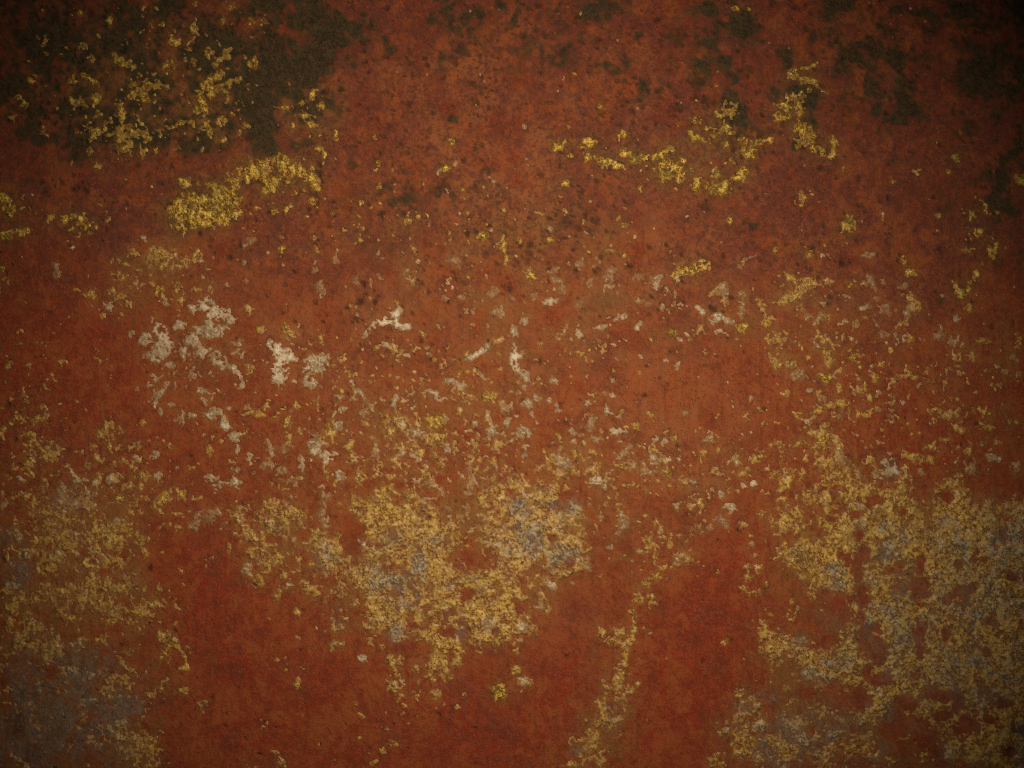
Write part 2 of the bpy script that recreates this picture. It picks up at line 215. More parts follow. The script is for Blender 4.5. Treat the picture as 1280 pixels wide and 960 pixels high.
# loose sprays of grains: x y rx ry share of ground covered
SPY = '''
215 65 55 45 .30; 160 85 50 30 .22; 165 140 50 45 .30; 255 140 32 38 .42; 310 60 30 40 .18; 290 100 30 30 .22; 90 130 45 40 .12; 140 30 60 30 .14; 30 70 30 60 .05; 385 135 32 28 .45; 210 165 40 14 .2; 160 195 50 16 .12; 250 20 50 22 .18; 90 70 40 30 .07; 350 215 50 20 .3; 880 160 40 25 .12; 850 210 50 24 .2; 910 155 22 24 .25; 780 200 32 12 .12; 990 140 24 22 .3; 1000 172 20 16 .3; 740 180 45 20 .06; 380 250 40 30 .08; 100 280 40 16 .14; 15 275 26 40 .16; 550 280 120 60 .035; 450 260 60 40 .05; 740 300 100 60 .04; 1220 310 30 50 .1; 540 120 60 40 .02; 1040 230 90 40 .015; 195 240 24 10 .1
'''
SPO = '''
190 345 50 34 .34; 145 365 40 26 .18; 240 330 24 18 .3; 40 560 50 70 .22; 150 580 60 46 .22; 60 650 72 50 .42; 150 660 62 50 .36; 60 700 70 30 .40; 140 740 70 44 .4; 40 780 60 50 .42; 190 790 40 40 .16; 100 860 80 50 .40; 50 920 80 50 .28; 170 925 36 34 .36; 330 580 70 60 .12; 300 660 40 40 .18; 350 680 60 44 .30; 420 730 40 40 .26; 390 760 60 50 .10; 470 590 50 40 .26; 530 570 60 50 .30; 560 520 60 40 .22; 610 530 50 40 .14; 520 640 90 50 .3; 530 760 100 60 .3; 620 760 50 50 .26; 540 850 46 30 .12; 490 860 24 40 .2; 665 650 80 90 .3; 720 580 50 26 .22; 750 560 110 60 .05; 860 570 90 60 .05; 900 600 50 50 .12; 840 690 50 34 .20; 820 730 40 24 .20; 900 690 50 50 .05; 790 800 26 50 .20; 765 880 30 40 .26; 735 945 36 24 .4; 650 850 24 18 .16; 660 780 34 26 .14; 990 560 50 60 .20; 1030 570 50 40 .16; 1060 610 60 26 .4; 1000 660 60 40 .30; 1080 690 90 60 .5; 1200 680 100 60 .45; 1230 520 60 40 .08; 1160 520 90 50 .07; 1150 760 130 70 .40; 1010 850 60 40 .3; 1000 920 80 50 .42; 1180 890 110 80 .24; 960 780 40 50 .10; 1000 400 60 60 .14; 1100 460 80 40 .12; 1210 450 60 50 .16; 930 400 60 40 .10; 860 400 90 40 .05; 650 420 90 50 .08; 580 450 90 50 .08; 470 480 70 40 .07; 380 480 60 40 .07; 360 425 60 30 .08; 330 520 60 40 .10; 260 560 60 50 .06; 60 440 60 60 .04; 360 930 60 40 .06; 450 900 70 50 .05; 490 935 30 14 .16; 250 880 26 22 .12; 350 835 40 30 .08
'''
SPG = '''
260 420 60 60 .16; 210 460 50 40 .16; 250 500 50 36 .16; 590 350 90 40 .06; 740 360 110 50 .06; 1100 380 60 40 .10; 1180 430 40 40 .08; 340 575 40 40 .12; 440 505 40 16 .18; 640 540 70 50 .10; 270 645 36 18 .3; 90 620 40 22 .3; 660 660 60 60 .12; 500 730 70 50 .12; 70 900 70 36 .2; 1220 850 40 40 .2; 980 930 40 30 .14; 1130 720 60 40 .08; 780 600 80 50 .05; 900 655 26 16 .2; 680 520 60 40 .05
'''
# bluish bare metal showing through the crusts (tint only)
TINT = '''
60 900 90 50 .45; 30 840 50 40 .3; 110 860 60 40 .25; 1150 860 120 90 .22; 1200 770 90 80 .22; 1000 930 70 40 .5; 1240 700 60 60 .4; 1100 760 60 60 .25
490 675 13 12 .8; 525 702 9 18 .9; 472 722 18 14 .6; 503 738 22 18 .7; 494 792 12 10 .8; 543 672 12 9 .6; 520 745 14 20 .6; 575 790 8 12 .5; 560 730 10 8 .4; 648 634 14 12 .8; 688 642 15 14 .8; 652 668 22 12 .8; 682 692 22 16 .8; 710 692 12 10 .7; 718 632 10 10 .7; 640 690 12 12 .5; 670 655 30 30 .35; 1076 660 6 10 .6; 1108 662 10 10 .5; 1110 585 12 12 .7; 1110 690 9 16 .8; 1132 668 10 16 .4; 1164 668 8 12 .5; 1187 655 9 12 .6; 1195 675 8 16 .7; 1222 690 18 12 .7; 1178 695 10 8 .5; 1262 670 10 26 .7; 1275 660 14 10 .5; 1040 712 9 8 .6; 1045 730 10 8 .9; 1002 802 10 8 .9; 1048 828 16 8 .9; 1010 842 9 6 .9; 1222 850 32 28 .7; 1110 890 14 12 .6; 1080 922 12 10 .7; 1095 938 14 12 .7; 1005 920 14 12 .7; 970 920 20 14 .6; 1218 775 9 8 .7; 1264 840 20 30 .5; 1275 930 14 26 .8; 1030 850 20 6 .5; 1190 945 20 12 .5
60 905 70 34 .75; 20 912 40 34 .8; 105 905 40 24 .6; 30 940 50 24 .6; 142 858 12 10 1; 95 825 46 18 .6; 45 870 40 22 .5; 160 885 26 14 .6; 122 696 10 8 .9; 25 715 12 10 .9; 15 685 18 20 .5; 20 720 14 16 .7; 80 840 30 10 .5; 145 955 14 10 .7; 165 935 20 10 .4; 80 620 24 14 .5; 770 893 8 8 .5; 765 885 8 8 .5; 722 942 9 7 .8; 928 885 12 12 .5; 960 870 14 8 .5; 340 655 10 8 .2; 405 700 12 14 .5; 425 770 8 12 .6
'''
# grime on the primer: black-green stains
DRK = '''
600 40 140 50 .12; 600 110 120 60 .14; 760 60 120 50 .16; 600 260 200 60 .16; 480 260 90 60 .2; 900 260 140 50 .16; 1130 230 120 90 .22; 
220 80 200 110 .45; 380 60 60 70 .35; 60 60 110 110 .4; 1150 60 170 90 .3; 1260 120 50 160 .4; 900 80 60 60 .25; 640 20 200 40 .08
15 40 40 80 .5; 60 10 70 26 .45; 130 55 28 26 .6; 165 50 30 28 .65; 205 20 40 22 .5; 250 38 26 24 .75; 200 132 12 16 .85; 206 108 5 6 .5; 285 60 30 34 .75; 310 118 24 28 .6; 262 90 16 16 .5; 240 165 40 22 .45; 160 140 46 34 .5; 280 160 26 20 .5; 90 100 40 50 .35; 70 180 60 40 .25; 30 240 30 20 .5; 5 290 16 26 .5; 110 150 16 30 .3; 330 130 16 30 .6; 322 172 14 20 .75
338 4 20 14 .85; 400 18 28 32 .9; 393 52 30 26 .95; 375 78 30 20 .9; 350 88 24 16 .85; 342 108 26 16 .7; 372 100 26 12 .8; 340 60 16 14 .5; 420 40 22 16 .8; 446 40 18 12 .85; 466 26 18 10 .7; 440 70 18 14 .75; 422 84 20 12 .7; 468 50 14 8 .7; 395 135 26 18 .5; 380 183 14 9 .6; 330 152 14 20 .7; 340 186 8 10 .4
558 8 18 10 .7; 548 22 12 10 .7; 578 26 20 12 .5; 568 46 8 12 .7; 590 14 12 8 .5; 553 76 12 6 .8; 564 86 9 5 .9; 548 84 6 4 .8; 587 52 7 7 .5; 626 10 7 6 .9; 600 228 10 8 .7; 608 215 6 6 .6; 567 150 7 6 .5; 535 133 8 4 .5; 643 24 5 6 .9; 650 8 5 9 .6; 668 62 5 5 .6; 490 62 8 8 .4; 740 15 40 20 .4; 783 8 10 12 .8; 800 44 7 6 .7; 770 80 20 12 .35; 845 50 14 10 .6; 700 60 20 24 .3; 895 45 20 16 .75; 885 36 12 20 .5; 925 40 24 18 .5; 942 50 10 22 .85; 925 30 14 12 .6; 940 28 12 14 .6; 870 100 9 9 .8; 878 82 9 8 .9; 890 74 11 6 .8; 903 76 11 6 .85; 913 86 8 9 .85; 916 98 6 7 .7; 920 143 15 12 .85; 912 122 9 9 .7; 935 155 9 9 .5; 920 165 16 20 .4; 805 112 7 20 .45; 812 110 4 6 .7; 790 128 10 6 .4; 900 10 40 10 .5
990 112 28 10 .8; 1008 122 12 14 .8; 975 120 14 8 .6; 1010 142 8 16 .75; 1015 160 8 8 .6; 985 72 6 12 .6; 975 60 8 8 .5; 996 180 9 8 .7; 1022 195 9 5 .5; 1056 82 16 14 .9; 1068 68 18 14 .75; 1086 58 14 12 .9; 1062 105 10 16 .9; 1088 82 14 14 .8; 1108 68 18 12 .7; 1095 110 14 16 .65; 1122 95 9 18 .7; 1130 120 12 16 .8; 1122 145 24 8 .9; 1096 135 6 12 .7; 1138 138 8 8 .7; 1110 90 34 40 .3; 1040 10 18 14 .7; 1060 4 24 10 .6; 1030 48 14 12 .5; 1110 20 30 20 .4; 1150 22 14 14 .8; 1140 10 20 8 .6; 1185 12 24 12 .6; 1206 10 16 8 .6; 1236 28 18 12 .8; 1196 60 12 22 .7; 1218 105 22 18 .8; 1230 88 16 16 .6; 1205 135 16 14 .4; 1260 60 26 70 .6; 1265 160 20 80 .45; 1250 240 20 40 .4; 1240 330 26 30 .35; 1180 350 10 22 .6; 1172 375 9 10 .6; 1262 270 14 18 .5; 1220 290 20 20 .5; 1275 300 10 60 .5; 1210 300 14 14 .4; 1060 290 12 16 .4; 1110 45 14 10 .5; 1175 260 16 16 .35; 1140 310 16 16 .25; 1160 40 8 8 .4; 1105 200 18 8 .3
690 285 8 7 .6; 705 280 12 14 .3; 665 280 10 8 .5; 735 285 30 30 .25; 880 268 8 14 .6; 940 280 9 8 .7; 915 280 14 20 .3; 500 280 9 14 .6; 505 250 14 12 .4; 480 300 40 24 .25; 450 340 40 20 .2; 560 300 60 30 .2; 690 340 10 10 .2; 615 240 20 12 .5; 560 240 20 12 .3; 660 320 14 10 .4; 480 235 12 8 .4; 495 215 10 6 .5; 700 235 10 8 .3; 130 300 14 18 .4; 120 325 14 12 .4; 155 295 10 8 .4; 70 280 8 8 .3; 40 370 40 20 .2; 20 410 24 60 .2
560 518 9 5 .2; 452 516 4 4 .6; 735 555 8 4 .4; 747 552 8 4 .5; 620 570 14 5 .25; 1168 695 5 8 .4; 1267 742 4 9 .95; 1270 796 4 7 .9; 1268 824 5 6 .9; 1264 890 5 6 .9; 1264 710 14 26 .5; 1265 860 20 60 .4; 1270 940 18 30 .6; 372 798 5 5 .5; 373 910 5 10 .6; 618 930 5 12 .6; 412 930 12 10 .35; 20 905 30 18 .5; 60 945 60 20 .4; 15 850 14 40 .35; 5 700 10 60 .4; 1210 870 20 20 .3
'''
BRN = '''
700 440 320 130 .45; 640 330 300 120 .3
590 190 70 46 .7; 660 180 40 40 .75; 640 235 60 40 .8; 545 165 34 24 .5; 670 290 50 30 .5; 580 90 70 26 .6; 470 90 40 24 .3; 505 110 40 30 .4; 610 130 40 22 .5; 800 110 20 40 .5; 640 60 50 40 .3; 830 300 60 30 .5; 880 310 40 22 .5; 540 260 60 20 .5; 730 360 90 40 .35; 620 330 60 30 .3; 830 520 90 60 .35; 870 560 70 50 .45; 800 610 60 40 .4; 700 500 120 60 .25; 560 400 140 60 .3; 350 400 40 30 .5; 190 360 60 34 .5; 150 390 40 20 .4; 850 660 60 40 .4; 720 800 60 60 .25; 600 800 60 50 .3; 900 640 50 50 .3; 680 760 50 60 .4; 860 220 40 40 .3; 900 200 40 30 .3; 750 100 60 60 .25
'''
MAR = '''
640 60 700 100 .5; 200 230 200 70 .45; 1050 220 260 150 .5; 640 240 600 100 .3; 800 200 160 100 .3
450 200 60 50 .6; 640 30 300 50 .25; 300 300 90 60 .55; 430 330 90 40 .5; 120 250 140 60 .5; 200 210 80 30 .4; 760 240 130 80 .4; 780 150 100 40 .5; 980 280 120 80 .55; 1150 260 120 90 .5; 1040 200 90 40 .4; 800 370 90 30 .4; 960 340 90 50 .4; 1120 400 90 40 .4; 440 180 20 12 .5; 620 130 60 16 .3; 520 140 60 30 .4; 100 320 70 50 .5; 800 420 60 40 .25; 1230 420 60 40 .3; 700 460 60 20 .15; 120 60 30 50 .3
'''
REDS = '''
640 920 420 90 .6; 60 440 100 90 .5; 250 480 60 60 .3; 1220 560 80 120 .5; 540 930 200 60 .4; 830 900 90 80 .5
260 760 80 80 .75; 330 830 90 80 .5; 90 430 120 60 .5; 180 540 60 40 .5; 600 560 34 12 .8; 880 760 60 90 .7; 620 870 70 70 .45; 1120 530 90 50 .7; 1180 580 50 40 .6; 1240 600 50 30 .5; 1020 770 34 34 .6; 1030 450 80 40 .4; 920 690 40 40 .6; 360 640 30 20 .4; 250 690 60 40 .65; 60 740 40 40 .4; 740 900 40 40 .2; 860 860 90 60 .4; 690 850 60 60 .4; 480 900 90 60 .3; 740 522 7 5 .9; 1220 420 40 20 .3; 350 510 50 30 .4; 740 680 60 40 .4; 205 100 26 14 .7; 320 300 40 10 .2; 295 140 20 20 .5; 270 40 20 14 .3; 340 40 20 24 .4; 620 160 16 6 .4; 930 820 60 60 .4
'''

# thin brown-olive film left on the primer round and between the crusts
WSH = '''
60 880 130 80 1; 60 780 90 60 .8; 50 660 100 70 .55; 150 640 80 50 .35; 150 740 70 40 .5; 160 930 60 40 .8; 1180 800 150 130 1; 1180 680 120 70 .7; 1000 920 90 60 1; 1100 930 130 60 .8; 1020 690 60 60 .5; 990 840 60 40 .5; 1250 560 50 40 .3; 520 690 110 100 .7; 670 650 90 80 .7; 350 670 60 50 .6; 540 540 120 60 .35; 765 880 40 60 .7; 730 950 50 30 .8; 190 350 60 40 .6; 240 270 60 26 .4; 330 215 60 26 .5; 390 140 40 36 .9; 170 130 70 60 .6; 250 140 50 50 .6; 880 190 60 44 .6; 640 400 200 60 .35; 600 290 160 50 .35; 1000 410 80 60 .45; 1200 450 80 50 .45; 820 690 60 40 .5; 420 740 60 50 .4; 260 440 60 60 .35; 900 600 50 60 .3; 700 290 60 60 .3; 740 130 40 40 .3; 1270 480 40 100 .3; 650 850 40 30 .3; 460 900 90 50 .2
'''

# ------------------------------------------------------------------ noises and masks
n3, n5, n9, n18, n40 = lat(2.6), lat(5), lat(9), lat(18), lat(40)
n3b, n6b, n12b, n30b = lat(3), lat(6), lat(12), lat(30)
def white(k=.5):
    a = rng.standard_normal(SH).astype(np.float32)
    a[1:] += k*a[:-1]; a[:, 1:] += k*a[:, :-1]
    return a / a.std()
n2 = white(.5)
ragged = 0.30*n9 + 0.38*n5 + 0.36*n3 + 0.40*n2 + 0.15*n18
grain = rank(0.7*n6b + 0.65*n3b + 0.55*white() + 0.65*n12b + 0.45*n30b)
grain2 = rank(0.7*n5 + 0.6*n3b + 0.55*n2 + 0.6*lat(14))
dots = rank(0.4*white() + 0.8*lat(3.2) + 0.55*lat(5.5) + 0.3*lat(60))
gaps = rank(0.5*white() + 0.6*lat(3) + 0.8*lat(6) + 0.7*lat(11) + 0.5*lat(24))

# the plate runs on past the frame: wear of the same kind there
def outside(txt_density, lo, hi):
    m = ((GX < -5) | (GX > 1285) | (GY < -5) | (GY > 965))
    return np.where(m & (GY > lo) & (GY < hi), txt_density, 0).astype(np.float32)

fY, fO, fP, fG = (field(parse(t)) for t in (YEL, OCH, PAL, GRY))
fH = field(parse(HOL), 0.5)
cY, cO, cG = cloud(SPY), cloud(SPO), cloud(SPG)
patchy = np.clip(0.5 + 0.6*lat(70) + 0.3*n40, 0, 1)
cY = np.maximum(cY, outside(0.16, -400, 300) * patchy)
cO = np.maximum(cO, outside(0.42, 480, 1400) * patchy)
cG = np.maximum(cG, outside(0.05, 200, 700) * patchy)
mid = np.clip(1 - np.abs(GY - 520) / 330, 0, 1)
band = cloud('560 560 300 130 .8; 1100 520 220 130 .6; 150 560 180 120 .4; 540 470 130 90 .4; 560 535 190 70 .6; 380 560 120 60 .4; 1020 480 100 120 .3; 650 420 500 120 .2; 560 280 500 90 .25; 820 590 160 90 .5')

# single grains: small uneven dots strewn where the sprays are
dr = random.Random(5)
def strew(n, dens, targets, r0, r1):
    for _ in range(n):
        x = dr.uniform(PX0 + 12, PX1 - 12); y = dr.uniform(PY0 + 12, PY1 - 12)
        if dr.random() > dens[int((y - PY0)/P), int((x - PX0)/P)]: continue
        r = min(r1, r0 * math.exp(abs(dr.gauss(0, .48)))); e = dr.uniform(.6, 1); an = dr.uniform(0, 3.14)
        F = dr.choices(targets[0], targets[1])[0]; R = r * 1.9 + 2
        w = window(x-R, x+R, y-R, y+R); ux = GX[w] - x; uy = GY[w] - y
        c, s = math.cos(an), math.sin(an); lob = dr.uniform(0, .3); ph = dr.uniform(0, 6.3)
        th = np.arctan2(uy, ux)
        dd = np.hypot((ux*c + uy*s)/r, (-ux*s + uy*c)/(r*e)) * (1 + lob*np.sin(3*th + ph) + .5*lob*np.sin(5*th + 2*ph))
        F[w] = np.maximum(F[w], (1 - dd) * 2.6)
strew(40000, np.clip(cO * (.30 + .95*patchy), 0, 1), ((fO, fP, fG, fY), (.80, .07, .06, .07)), 1.7, 6)
strew(62000, np.clip(cY * (.45 + .85*patchy), 0, 1), ((fY, fO), (.85, .15)), 1.35, 5.0)
strew(10000, cG, ((fG, fP, fO), (.35, .35, .3)), 1.7, 5)
strew(37000, band * .62 * (.35 + .9*patchy), ((fO, fP, fG, fY), (.60, .22, .08, .10)), 1.3, 5.0)
strew(17000, cloud('540 530 120 62 .75; 620 510 90 60 .7; 470 560 80 50 .55; 700 545 80 40 .5; 650 588 70 26 .5; 400 555 70 50 .3') * .5, ((fO, fP, fY), (.48, .36, .16)), 2.2, 6.5)

def sprayed(c, g):          # sharp grains, rarer towards the rim of each spray
    return g < c
sY, sO, sG = sprayed(cY * .42, grain), sprayed(cO * .36, grain), sprayed(cG * .35, grain2)
hole = fH + 0.85*ragged + .32 > 0
bare = 1 / (1 + np.exp(-np.clip(3*(fH + .5*ragged + .5), -30, 30)))
solid = np.maximum.reduce([fY + ragged + .12, fO + 1.1*ragged - .02, fP + 1.05*ragged + .02, fG + 1.05*ragged + .02])
speck = dots < 0.002 + 0.006*band
mask_v = (solid > 0) | sY | sO | sG | speck
mask_v &= ~hole
layer = (fO > np.maximum(fP, fG)) | (fY > np.maximum(fP, fG))
mask_v &= ~(layer & (gaps > .90) & (fP < -.6))
mask_v &= ~((fP > -.5) & (gaps > .82))
# a cell is covered when at least three of its corners are
cnt = mask_v[:-1, :-1].astype(np.int8) + mask_v[1:, :-1] + mask_v[:-1, 1:] + mask_v[1:, 1:]
cell = cnt >= 2
inframe = (GX[:-1, :-1] > PX0 + 6) & (GX[:-1, :-1] < PX1 - 8) & (GY[:-1, :-1] > PY0 + 6) & (GY[:-1, :-1] < PY1 - 8)
cell &= inframe

sg = lambda f: 1 / (1 + np.exp(-np.clip(f, -30, 30)))
wY = sg(2.2*(fY + .4*n9)) + cY*1.2 + 1e-3
wO = sg(2.2*(fO + .4*n9)) + cO*1.4 + 0.02
wP = 1.8*sg(2.4*(fP + .5*n9)) + 1e-3
wG = 1.2*sg(2.2*(fG + .5*n9)) + cG*1.2 + 0.02*mid
tot = wY + wO + wP + wG
wY, wO, wP, wG = wY/tot, wO/tot, wP/tot, wG/tot
tint = np.clip(cloud(TINT) * (1 + .55*n12b + .35*n5), 0, 1)
tint = np.maximum(tint, outside(0.5, 700, 1400) * np.clip(n40, 0, 1))

cov = np.zeros(SH, np.float32); cov[:-1, :-1] = cell
halo = blur(cov, 9) * 0.55 + blur(cov, 26) * 0.45
haloY = np.clip(blur(cov*wY, 7)*.9 + blur(cov*wY, 16)*.9, 0, 1)
stain = cloud(DRK)
stain = np.maximum(stain, outside(0.6, -400, 300) * patchy)
dn = rank(0.55*n18 + 0.6*n9 + 0.52*n5 + 0.45*n3 + .25*n2)
stain = stain * (1 - .38*np.clip((GY - 140) / 160, 0, 1))
dark = np.clip((stain * 1.0 - dn) / 1.0 + 0.48, 0, 1) * np.clip(stain * 3, 0, 1)
wash = np.clip(np.maximum(cloud(WSH), outside(.8, 600, 1400)) * (1 + .5*n18 + .4*n9 + .3*n5) - .12, 0, 1) * (1 - .7*bare)
halo = halo * (1 - .8*bare)
brown, maroon, reds = (np.clip(cloud(t) * (1 + .35*n18 + .2*n9), 0, 1) for t in (BRN, MAR, REDS))
upper = np.clip((420 - GY) / 260, 0, 1)
grit = rank(0.85*white(.35) + 0.6*lat(2.2) + 0.4*lat(5))
pitted = np.clip(upper * (0.75 + .3*n40) + cloud('560 300 240 110 .7; 740 300 200 90 .7; 640 90 300 90 .4; 760 470 60 80 .1'), 0, 1)

PIT = np.full(SH, -9.0, np.float32)
strew(27000, pitted * np.clip(.12 + .55*n30b + .35*lat(55), 0.02, 1) * .85, ((PIT,), (1,)), 1.5, 7)
strew(4200, np.full(SH, .22, np.float32), ((PIT,), (1,)), 1.2, 3.5)
pits = np.clip(PIT * .55 + .45 + .22*ragged, 0, 1)
edge = np.exp(-((fP + 1.05*ragged - .1) / .42)**2) * (fP > -2)
bright = np.clip(cloud('485 402 20 9 1; 492 398 8 9 1; 347 448 22 26 .9; 275 390 26 14 .55; 644 448 8 12 .9; 205 418 12 14 .4; 595 442 14 9 .6; 745 601 9 6 .9; 152 524 20 14 .4; 943 604 5 5 1; 722 421 8 8 .5; 1112 582 10 8 .5; 360 526 6 8 .6; 770 538 8 6 .5; 300 470 8 10 .5') + .25*(rank(lat(26)) > .85), 0, 1)
hue = rank(.7*n12b + .5*n6b + .5*n30b + .3*n3b)
# relief of the plate in photo pixels, towards the camera
relief = 0.8*lat(160) + 0.35*n40 + 0.16*n18 + 0.10*n9 - 0.55*dark*(dn < .5) + 0.20*pitted*n6b - .9*pits
# relief of the crust on top of it
thick = 0.6 + 1.8*wY + .95*wO + 1.1*wP + .8*wG
crust = thick * (0.80 + 0.20*n5 + 0.27*n3 + .22*n9 + .30*n2)
crust = np.maximum(crust, 0.25)

# ------------------------------------------------------------------ materials
def nodes_of(name, rough):
    m = bpy.data.materials.new(name); m.use_nodes = True
    nt = m.node_tree; b = nt.nodes['Principled BSDF']; b.inputs['Roughness'].default_value = rough
    return m, nt, b
class G:
    def __init__(s, nt): s.nt = nt; s.tc = nt.nodes.new('ShaderNodeTexCoord').outputs['Object']
    def val(s, v, sock):
        if hasattr(v, 'is_linked') or hasattr(v, 'node'): s.nt.links.new(v, sock)
        else: sock.default_value = v
    def attr(s, n):
        a = s.nt.nodes.new('ShaderNodeAttribute'); a.attribute_name = n; return a.outputs['Fac']
    def noise(s, px, detail=3, rough=.6, stretch=None):
        n = s.nt.nodes.new('ShaderNodeTexNoise'); n.inputs['Scale'].default_value = 1 / (px * S)
        n.inputs['Detail'].default_value = detail; n.inputs['Roughness'].default_value = rough
        src = s.tc
        if stretch:
            mp = s.nt.nodes.new('ShaderNodeMapping'); mp.inputs['Scale'].default_value = stretch
            s.nt.links.new(src, mp.inputs[0]); src = mp.outputs[0]
        s.nt.links.new(src, n.inputs['Vector']); return n.outputs['Fac']
    def math(s, op, a, b=0.0, clamp=False):
        n = s.nt.nodes.new('ShaderNodeMath'); n.operation = op; n.use_clamp = clamp
        s.val(a, n.inputs[0]); s.val(b, n.inputs[1]); return n.outputs[0]
    def step(s, v, lo, hi):
        n = s.nt.nodes.new('ShaderNodeMapRange'); n.interpolation_type = 'SMOOTHSTEP'
        s.nt.links.new(v, n.inputs['Value']); n.inputs['From Min'].default_value = lo; n.inputs['From Max'].default_value = hi
        return n.outputs['Result']
    def mix(s, f, a, b):
        n = s.nt.nodes.new('ShaderNodeMix'); n.data_type = 'RGBA'
        s.val(f, n.inputs['Factor'])
        for v, k in ((a, 'A'), (b, 'B')):
            sock = [i for i in n.inputs if i.name == k and i.type == 'RGBA'][0]
            if isinstance(v, tuple): sock.default_value = (*v, 1)
            else: s.nt.links.new(v, sock)
        return [o for o in n.outputs if o.type == 'RGBA'][0]
    def bump(s, h, dist, strength, bsdf):
        n = s.nt.nodes.new('ShaderNodeBump'); n.inputs['Strength'].default_value = strength; n.inputs['Distance'].default_value = dist
        s.nt.links.new(h, n.inputs['Height']); s.nt.links.new(n.outputs[0], bsdf.inputs['Normal'])

def primer_material():
    m, nt, b = nodes_of('rusty_red_primer', .62); g = G(nt)
    c = g.mix(g.step(g.noise(30, 5, .65), .35, .68), (.232, .0395, .0135), (.285, .053, .0165))
    c = g.mix(g.math('MULTIPLY', g.attr('maroon'), .75), c, (.150, .041, .028))
    c = g.mix(g.math('MULTIPLY', g.attr('brown'), .75), c, (.330, .105, .036))
    c = g.mix(g.math('MULTIPLY', g.attr('reds'), .75), c, (.280, .0345, .0128))
    # fine mottling of several hues, and vertical streaks
    hu = g.attr('hue')
    gt = g.math('ADD', g.math('MULTIPLY', g.attr('grit'), .45), g.math('MULTIPLY', g.step(g.noise(1.7, 2, .6), .28, .72), .55))
    c = g.mix(g.math('MULTIPLY', g.step(hu, .62, .95), .60), c, (.330, .080, .020))
    c = g.mix(g.math('MULTIPLY', g.step(hu, .36, .04), .60), c, (.170, .040, .020))
    c = g.mix(g.math('MULTIPLY', g.step(g.noise(8, 4, .7), .50, .68), .34), c, (.215, .072, .022))
    c = g.mix(g.math('MULTIPLY', g.step(g.noise(10, 3, .6, (1, 1, .22)), .52, .75), .28), c, (.340, .060, .018))
    c = g.mix(g.math('MULTIPLY', g.step(gt, .54, .80), .40), c, (.37, .100, .037))
    c = g.mix(g.math('MULTIPLY', g.step(gt, .44, .22), .52), c, (.105, .028, .013))
    # brown film and ochre dust around the crusts
    c = g.mix(g.math('MULTIPLY', g.attr('wash'), .62), c, g.mix(gt, (.150, .060, .015), (.270, .130, .038)))
    dust = g.math('MULTIPLY', g.attr('halo'), g.step(g.noise(8, 4, .75), .36, .60), True)
    c = g.mix(g.math('MULTIPLY', dust, .9, True), c, g.mix(gt, (.24, .105, .028), (.36, .19, .058)))
    c = g.mix(g.math('MULTIPLY', g.attr('metal'), g.math('MULTIPLY', g.step(g.noise(6, 4, .75), .34, .58), .8)), c, g.mix(gt, (.045, .040, .030), (.265, .215, .150)))
    c = g.mix(g.math('MULTIPLY', g.attr('olive'), g.step(g.noise(7, 4, .75), .32, .56), True), c, g.mix(gt, (.070, .040, .010), (.190, .110, .024)))
    # fine grime over the upper part, streaks running down below
    fine = g.math('MULTIPLY', g.attr('upper'), g.step(g.noise(7, 6, .78), .49, .60))
    c = g.mix(g.math('MULTIPLY', fine, .75), c, g.mix(hu, (.060, .028, .018), (.125, .050, .022)))
    fine2 = g.math('MULTIPLY', g.attr('upper'), g.step(g.noise(16, 5, .7), .50, .62))
    c = g.mix(g.math('MULTIPLY', fine2, .58), c, (.145, .040, .026))
    run = g.math('MULTIPLY', g.math('SUBTRACT', 1.0, g.attr('upper')), g.step(g.noise(7, 4, .7, (1, 1, .10)), .50, .66))
    c = g.mix(g.math('MULTIPLY', run, .30), c, (.150, .030, .014))
    # pits
    pit2 = g.attr('pits')
    c = g.mix(g.math('MULTIPLY', pit2, .85), c, g.mix(hu, (.040, .020, .013), (.095, .045, .018)))
    # grime
    gr = g.math('ADD', g.attr('dark'), g.math('MULTIPLY', g.math('SUBTRACT', gt, .5), .45))
    gr = g.math('MULTIPLY', g.step(gr, .12, .95), g.step(g.attr('dark'), 0, .2))
    c = g.mix(g.math('MULTIPLY', gr, .86), c, g.mix(g.step(gt, .1, .95), (.018, .019, .010), (.066, .056, .022)))
    nt.links.new(c, b.inputs['Base Color'])
    b.inputs['Roughness'].default_value = .72
    b.inputs['Specular IOR Level'].default_value = .08
    hgt = g.math('ADD', g.math('MULTIPLY', g.noise(7, 5, .72), 1.0), g.math('MULTIPLY', g.noise(2.0, 2), .40))
    hgt = g.math('SUBTRACT', hgt, g.math('MULTIPLY', pit2, .8))
    g.bump(hgt, .0013, .7, b)
    return m

